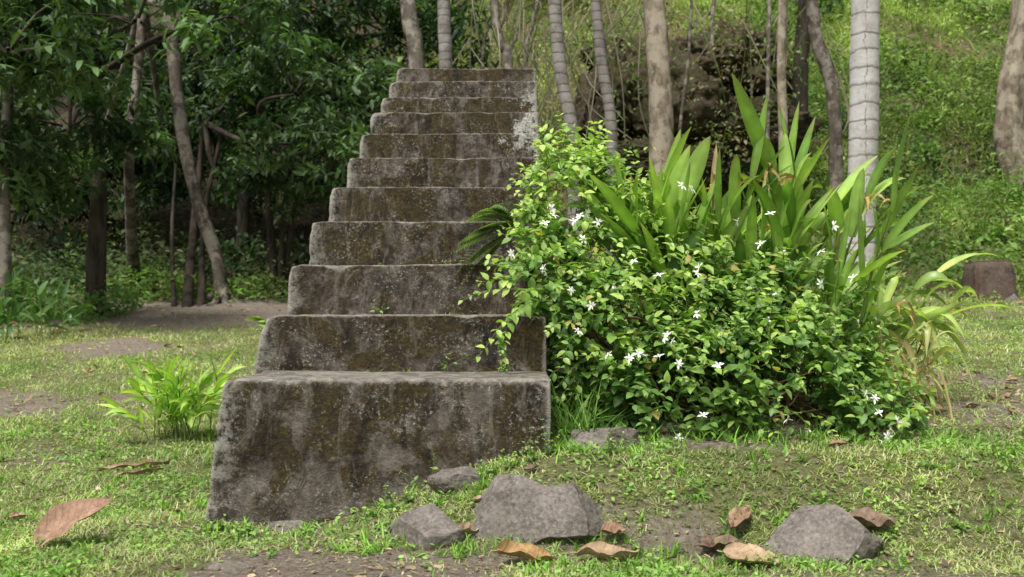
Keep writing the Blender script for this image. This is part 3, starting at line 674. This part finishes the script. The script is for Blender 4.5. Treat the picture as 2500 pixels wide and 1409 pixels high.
for k,(a,b) in enumerate(fl):
    hit=None
    for d in np.linspace(3.7,5.6,200):
        p=place(a,b,d)
        if infield(p,1.0)<1.2:hit=p;break
    if hit is None:hit=place(a,b,4.35)
    hit=hit+np.array([0,-.12,.0])
    o=bpy.data.objects.new('flower',fms[k%4]);scene.collection.objects.link(o);o.parent=bush
    o.location=Vector(hit)-bush.location
    nd=Vector((rng.normal()*.8,-.5+rng.normal()*.5,.6+rng.normal()*.4)).normalized()
    o.rotation_euler=nd.to_track_quat('Z','Y').to_euler()
# ------------------------------------------------------------ strap-leaved ginger
def strap(mb,p,d,L,w,droop,C,side,ns=9,curl=0.3):
    d=d/np.linalg.norm(d);t=np.linspace(0,1,ns)
    ctr=p+L*(d[None]*t[:,None]+np.array([0,0,-1.])*(droop*t**2.3)[:,None])
    wd=w*np.sin(np.pi*np.clip(t*.93+.07,0,1)**.75)**.7;wd[-1]=0.0004
    T=np.gradient(ctr,axis=0);T/=np.linalg.norm(T,axis=1,keepdims=True)
    s=side-T*(T@side)[:,None];s/=np.linalg.norm(s,axis=1,keepdims=True);N_=np.cross(T,s)
    N_*=np.where(N_[:,2:]<0,-1,1)
    l=ctr-s*wd[:,None]+N_*(wd*curl)[:,None];r=ctr+s*wd[:,None]+N_*(wd*curl)[:,None]
    V=np.stack([l,ctr,r],1).reshape(-1,3);i=np.arange(ns-1)*3
    F=np.concatenate([np.stack([i,i+1,i+4,i+3],1),np.stack([i+1,i+2,i+5,i+4],1)])
    CC=np.tile(C,(len(V),1));CC[1::3]*=1.35;CC[-6:]=CC[-6:]*.7+np.array([.35,.28,.1])*.3
    mb.add(V,F,CC)
def ginger(base,stems,label,leafL,leafW,c0,c1,name='ginger_plant',dry=.04,cat='plant',group=None,start=.35,npl=9,droop=.25,split=.55):
    base=np.array([base[0],base[1],float(gz(*base))])
    e=empty(name,base,label,cat,group);mbS=MB();mb=MB()
    for (dx,dy_,lx,ly,H) in stems:
        b=base+np.array([dx,dy_,0]);b[2]=float(gz(b[0],b[1]))-.02
        top=b+np.array([lx*H,ly*H,H*math.sqrt(max(.15,1-lx*lx-ly*ly))])
        mid=(b+top)/2+np.array([-lx*.12*H,-ly*.1*H,.1*H])
        P,R=catmull([b,mid,top],[.009,.007,.003],8);tube(mbS,[b,mid,top],[.009*H/1.,.007*H,.003],6,6,C=(.16,.22,.06))
        T=np.gradient(P,axis=0);ph=rng.uniform(-1.,1.)
        for j in range(npl):
            t=start+(1-start)*j/(npl-1);ii=min(len(P)-1,int(t*(len(P)-1)));tt=T[ii]/np.linalg.norm(T[ii])
            a=np.array([math.cos(ph),math.sin(ph)*.8,0])*(1 if j%2 else -1)+rng.normal(size=3)*.3
            d=tt*(1.0)+a*split*(1-.5*(t-start)/(1-start))*rng.uniform(.6,1.5)
            f=rng.random();C=np.array(c0)*(1-f)+np.array(c1)*f
            sz=1.
            if rng.random()<dry*(2.2 if t<.5 else .8):C=np.array([.42,.31,.17])*(.6+.6*rng.random());sz=.65
            sd=np.cross(d,a);sd/=np.linalg.norm(sd)+1e-6
            sd=sd+rng.normal(size=3)*.8
            strap(mb,P[ii],d,leafL*(.6+.6*rng.random())*sz,leafW*(.65+.6*rng.random())*sz*(.7 if sz<1 else 1),droop*rng.uniform(.1,2.4)*(1 if sz==1 else 2.2),C,sd)
        if dry>.05 and rng.random()<.4 or H>1.05:
            for q in range(4):
                strap(mb,P[-1],np.array([rng.normal(),rng.normal(),rng.normal()*.6+.5]),.1,.009,.7,np.array([.42,.25,.12]),rdir(1)[0],5)
    mbS.make('stems',M_strap,tuple(base),e);mb.make('leaves',M_strap,tuple(base),e)
def stems(n,sx,sy,lx,ly,H):
    return [(rng.normal()*sx,rng.normal()*sy,rng.uniform(*lx),rng.uniform(*ly),rng.uniform(*H)) for _ in range(n)]
g0=(.1,.2,.035);g1=(.31,.44,.1);GG='strap leaved ginger clump behind the bush'
ginger((.64,4.85),stems(7,.1,.06,(-.28,.2),(-.35,-.05),(.8,1.1)),"tall green strap leaved ginger rising above the bush",.46,.036,g0,g1,group=GG,start=.5,split=.42,droop=.12,npl=6)
ginger((.98,4.82),stems(12,.18,.08,(-.2,.3),(-.3,.0),(.75,1.2)),"tall green strap leaved ginger rising above the bush",.47,.035,g0,g1,group=GG,start=.38,split=.44,droop=.15,npl=7)
ginger((1.3,4.88),stems(13,.15,.1,(-.08,.4),(-.25,.05),(.65,1.15)),"strap leaved ginger leaning outwards with some dry leaves",.44,.032,g0,g1,group=GG,dry=.1,start=.28,split=.48,droop=.25,npl=7)
ginger((1.55,4.85),stems(13,.1,.12,(.1,.62),(-.25,.1),(.45,.85)),"low arching ginger stems with yellowing drooping leaves",.36,.024,(.15,.24,.055),(.38,.48,.14),group=GG,dry=.16,start=.25,split=.52,droop=.45)
ginger((1.64,4.75),stems(12,.1,.1,(.15,.75),(-.35,.1),(.25,.48)),"withered ginger stems with straw brown drooping blades",.32,.014,(.4,.33,.17),(.3,.36,.12),group=GG,dry=.45,start=.2,split=.6,droop=.8)
p=place(428,1068,5.35)
ginger((p[0],p[1]),stems(22,.07,.06,(-.55,.55),(-.4,.35),(.26,.47)),"young bright green ginger plant growing in the lawn",.2,.016,(.17,.31,.05),(.42,.56,.12),start=.3,npl=8,split=.7,droop=.28)
ginger((-5.1,10.0),stems(22,.25,.25,(-.5,.5),(-.4,.3),(.3,.65)),"dense low tropical foliage plant with narrow leaves",.24,.028,(.03,.08,.02),(.1,.19,.05),start=.3,npl=8,split=.85,droop=.45)
# ------------------------------------------------------------ ferns
def fern(base,nf,L,label,dirs,c=(.08,.16,.03)):
    mb=MB();base=np.array(base,float);e=empty('fern',base,label,'fern')
    lT,lF=LT([.4],[.12],.1,.1)
    for k in range(nf):
        d=np.array(dirs[k%len(dirs)],float)+rng.normal(size=3)*.2;d/=np.linalg.norm(d);n=22
        t=np.linspace(.08,1,n);P=base+L*(d*t[:,None]+np.array([0,0,-1])*(.5*t**2)[:,None])
        tube(mb,P[::5],[.0018]*len(P[::5]),4,2,C=(.12,.1,.04))
        T=np.gradient(P,axis=0);T/=np.linalg.norm(T,axis=1,keepdims=True);s=np.cross(T,[0,.3,1.]);s/=np.linalg.norm(s,axis=1,keepdims=True)
        for sg in (1,-1):
            inst(mb,lT,lF,P,s*sg+T*.35,np.tile([0,-.4,1.],(n,1)),L*.24*np.sin(np.pi*(t*.9+.08))**.7,np.array(c)*(.7+.6*rng.random((n,1))))
    mb.make('fronds',M_leaf,tuple(base),e)
fern((-.02,5.02,1.22),11,.36,"small fern with thin fronds hanging on the stair edge",[(-.8,-.3,.2),(-.5,-.4,.6),(-.9,-.2,-.2),(-.2,-.6,.3)],(.14,.22,.06))
fern((-1.21,4.75,.72),6,.2,"small yellow green fern clinging to the stair side",[(-.3,-.3,1),(-.5,-.3,.5),(0,-.5,.6),(-.3,-.4,-.4)],(.22,.32,.07))
# ------------------------------------------------------------ weeds
def weed(x,y,z,h,ns,ls,label):
    global LP,LD,LU,LS,LC,SP,SD,SL
    LP,LD,LU,LS,LC,SP,SD,SL=[],[],[],[],[],[],[],[]
    for k in range(ns):
        shoot(np.array([x,y,z])+rng.normal(size=3)*[.01,.01,0],np.array([rng.normal()*.6,rng.normal()*.5-.1,1.]),h*rng.uniform(.6,1.1),int(rng.integers(3,6)),ls,.55)
    mb=MB();inst(mb,T_o,F_o,np.array(LP),np.array(LD),np.array(LU),np.array(LS),np.array(LC))
    n=len(SP);sl=np.array(SL);inst(mb,T_st,F_st,np.array(SP),np.array(SD),np.tile([.1,.2,1.],(n,1)),np.stack([sl*1.05,np.full(n,.0011),np.full(n,.0011)],1),np.tile([.12,.15,.04],(n,1)))
    o=mb.make('weed',M_leaf,(x,y,z));tag(o,label,'weed','small weeds around the staircase')
for (u_,v_,d,h,ns,ls) in [(1045,1165,3.75,.16,2,.028),(1000,1200,3.7,.1,3,.024),(570,1310,3.6,.07,6,.028),(610,1290,3.68,.06,5,.026),(530,1285,3.7,.06,4,.024),(890,1255,3.66,.08,5,.024),(960,1215,3.68,.12,5,.022),(1300,1120,3.75,.12,6,.024),(1340,1100,3.8,.14,5,.026),(1200,1150,3.72,.08,5,.02),(1090,1300,3.38,.06,4,.022),(1500,1160,3.8,.09,5,.022),(1640,1150,3.85,.12,4,.022),(1180,1250,3.45,.07,4,.022),(1560,1300,3.3,.06,5,.02),(1870,1340,3.15,.09,6,.022),(2250,1180,3.7,.08,5,.024),(2350,1290,3.4,.07,5,.024),(660,1360,3.3,.05,4,.02),(1700,1200,3.6,.07,5,.02),(740,1270,3.68,.06,5,.02),(1250,1140,3.73,.09,5,.022)]:
    p=place(u_,v_,d);weed(p[0],p[1],float(gz(p[0],p[1]))-.005,h,ns,ls,"small green leafy weed sprouting from the ground")
for (x,i,h,ns,ls,yo) in [(-.36,3,.1,3,.03,.48),(-.72,1,.1,3,.026,.48),(-1.1,2,.02,4,.02,.48),(-.78,2,.05,3,.018,.48),(-.42,2,.06,3,.018,.48),(-.35,0,.18,2,.022,.46),(-1.08,5,.07,3,.03,.45),(-.1,0,.05,4,.02,.46),(-1.06,4,.05,3,.03,.45)]:
    weed(x,dy[i]+yo,tz[i]-.003,h,ns,ls,"tiny weed rooted in the joint of a step")
# ------------------------------------------------------------ dry leaves
def dry_mesh(L,W,curl,bend,seed,mat,crum=.03):
    nu,nv=30,11;t=np.linspace(0,1,nu);s=np.linspace(-1,1,nv)
    w=W*.5*(np.sin(np.pi*t**.85)**.65);w[0]=W*.02;w[-1]=.001
    Tm,Sm=np.meshgrid(t,s,indexing='ij');y=Sm*w[:,None]*(1+.05*np.sin(Tm*19+seed)*abs(Sm)+.1*(vn(Tm*14,Sm*0+seed,2)-.5))
    y=y+.12*W*np.sin(Tm*2.6+seed)
    z=curl*(abs(Sm)**1.7)*w[:,None]*1.3*(.6+.8*vn(Tm*3+seed,Sm*2,6))+bend*L*(Tm-.5)**2+.008*L*np.sin(Tm*17+Sm*3+seed)*abs(Sm)+crum*L*2*(vn(Tm*6+seed,Sm*2.5,3)-.5)
    V=np.stack([(Tm-.5)*L,y,z],-1).reshape(-1,3);i=np.arange(nu-1)[:,None]*nv+np.arange(nv-1)[None]
    F=np.stack([i,i+1,i+1+nv,i+nv],-1).reshape(-1,4);mb=MB();mb.add(V,F)
    y0_=float(.12*W*np.sin(seed))
    tube(mb,[np.array([-L*.6,y0_,.01]),np.array([-.5*L,y0_,float(bend*L*.25)]),np.array([-.42*L,y0_,float(bend*L*.18)])],[.003,.0025,.002],5,2)
    return mb.make('dry_leaf',mat)
def put(o,x,y,rz,rx=0,ry=0,h=.02,label=''):
    o.location=(x,y,float(gz(x,y))+h);o.rotation_euler=(rx,ry,rz);tag(o,label,'dry leaf','fallen dry leaves on the ground')
put(dry_mesh(.29,.135,.3,-.2,1,M_dl[0],.012),-1.56,3.43,.4,.55,-.55,.085,"large russet dead leaf, curled, lying on grass")
put(dry_mesh(.18,.09,.6,.3,2,M_dl[3],.07),0.0,3.2,.1,.3,.1,.022,"curled ochre dead leaf beside a stone")
put(dry_mesh(.2,.07,.7,.2,3,M_dl[1],.1),.27,3.22,-.05,.25,0,.022,"crumpled tan dead leaf on grass")
put(dry_mesh(.18,.11,.4,.2,4,M_dl[1],.05),.72,3.17,-.5,.3,.1,.025,"pale tan dead leaf with veins showing")
put(dry_mesh(.15,.08,.5,.3,5,M_dl[2],.1),.64,3.3,.3,.25,.05,.018,"dark brown curled dead leaf by a stone")
put(dry_mesh(.15,.07,.5,.3,6,M_dl[0],.09),.74,3.4,.9,.2,-.2,.04,"brown crumpled dead leaf")
put(dry_mesh(.18,.08,.5,.2,7,M_dl[2],.1),1.17,3.4,-.25,.25,.05,.03,"dark brown dead leaf folded over")
put(dry_mesh(.08,.05,.8,.4,8,M_dl[1],.08),-.19,3.4,.9,.4,0,.02,"small tan dead leaf between stones")
put(dry_mesh(.09,.06,.6,.3,9,M_dl[0],.08),.3,3.36,.4,.3,0,.03,"reddish dead leaf resting against a stone")
put(dry_mesh(.26,.06,1.1,.3,10,M_dl[1],.05),1.72,4.55,1.9,.3,-1.0,.1,"long tan dead leaf leaning on the plant")
put(dry_mesh(.3,.05,1.,.2,11,M_dl[1],.05),1.85,4.65,.3,.2,.1,.02,"long straw coloured dead leaf on grass")
put(dry_mesh(.34,.03,1.2,.1,12,M_dl[1],.03),-1.85,4.72,.7,.2,0,.015,"long dry straw coloured leaf lying in grass")
put(dry_mesh(.28,.025,1.2,.1,13,M_dl[1],.03),-1.78,4.6,.95,.2,0,.015,"long dry straw coloured leaf lying in grass")
protos=[dry_mesh(.08,.04,.7,.5,30+k,M_dl[k%4],.09) for k in range(4)]
for k,pr in enumerate(protos):put(pr,[-2.9,2.3,-3.4,1.6][k],[7.6,6.1,7.9,4.4][k],k,.2,0,.02,"small curled brown dead leaf on grass")
cnt=0
while cnt<100:
    y=math.exp(rng.uniform(math.log(3.4),math.log(11)));x=rng.uniform(-.55,.55)*y
    if infoot(np.array(x),np.array(y)):continue
    if cnt%3==0:x=rng.uniform(1.3,2.9);y=rng.uniform(4.2,6.2)
    if x>.2 and x<1.5 and 4<y<5.2:continue
    pr=protos[cnt%4];o=pr.copy();scene.collection.objects.link(o)
    s=(.25+.5*rng.random())*(1+.09*y);o.scale=(s,s,s);put(o,x,y,rng.uniform(0,6.28),rng.normal()*.3,rng.normal()*.2,.014,"small curled brown dead leaf on grass");cnt+=1
# ------------------------------------------------------------ light / world / camera
w=bpy.data.worlds.new("World");scene.world=w;w.use_nodes=True;nt=w.node_tree;bg=nt.nodes['Background']
sky=nt.nodes.new('ShaderNodeTexSky');sky.sky_type='NISHITA';sky.sun_disc=False
EL=math.radians(60);AZ=math.radians(208)
sky.sun_elevation=EL;sky.sun_rotation=AZ;sky.dust_density=3.;sky.ozone_density=.6
hs=nt.nodes.new('ShaderNodeHueSaturation');hs.inputs['Saturation'].default_value=.25
nt.links.new(sky.outputs[0],hs.inputs['Color']);nt.links.new(hs.outputs[0],bg.inputs[0]);bg.inputs[1].default_value=.15
sl=bpy.data.lights.new('sun','SUN');sl.energy=5.0;sl.angle=math.radians(16);sl.color=(1,.97,.9)
so=bpy.data.objects.new('sun',sl);scene.collection.objects.link(so)
d=Vector((math.sin(AZ)*math.cos(EL),math.cos(AZ)*math.cos(EL),math.sin(EL)))
so.rotation_euler=d.to_track_quat('Z','Y').to_euler()
cam=bpy.data.cameras.new('camera');co=bpy.data.objects.new('camera',cam);scene.collection.objects.link(co);scene.camera=co
co.location=(0,0,EYE);co.rotation_euler=(math.radians(90),0,0);cam.lens=35.0;cam.sensor_width=36;cam.shift_x=-.0124;cam.shift_y=.0244
cam.clip_end=300;cam.dof.use_dof=True;cam.dof.focus_distance=4.2;cam.dof.aperture_fstop=4.0
scene.view_settings.view_transform='Standard';scene.view_settings.look='None';scene.view_settings.exposure=0
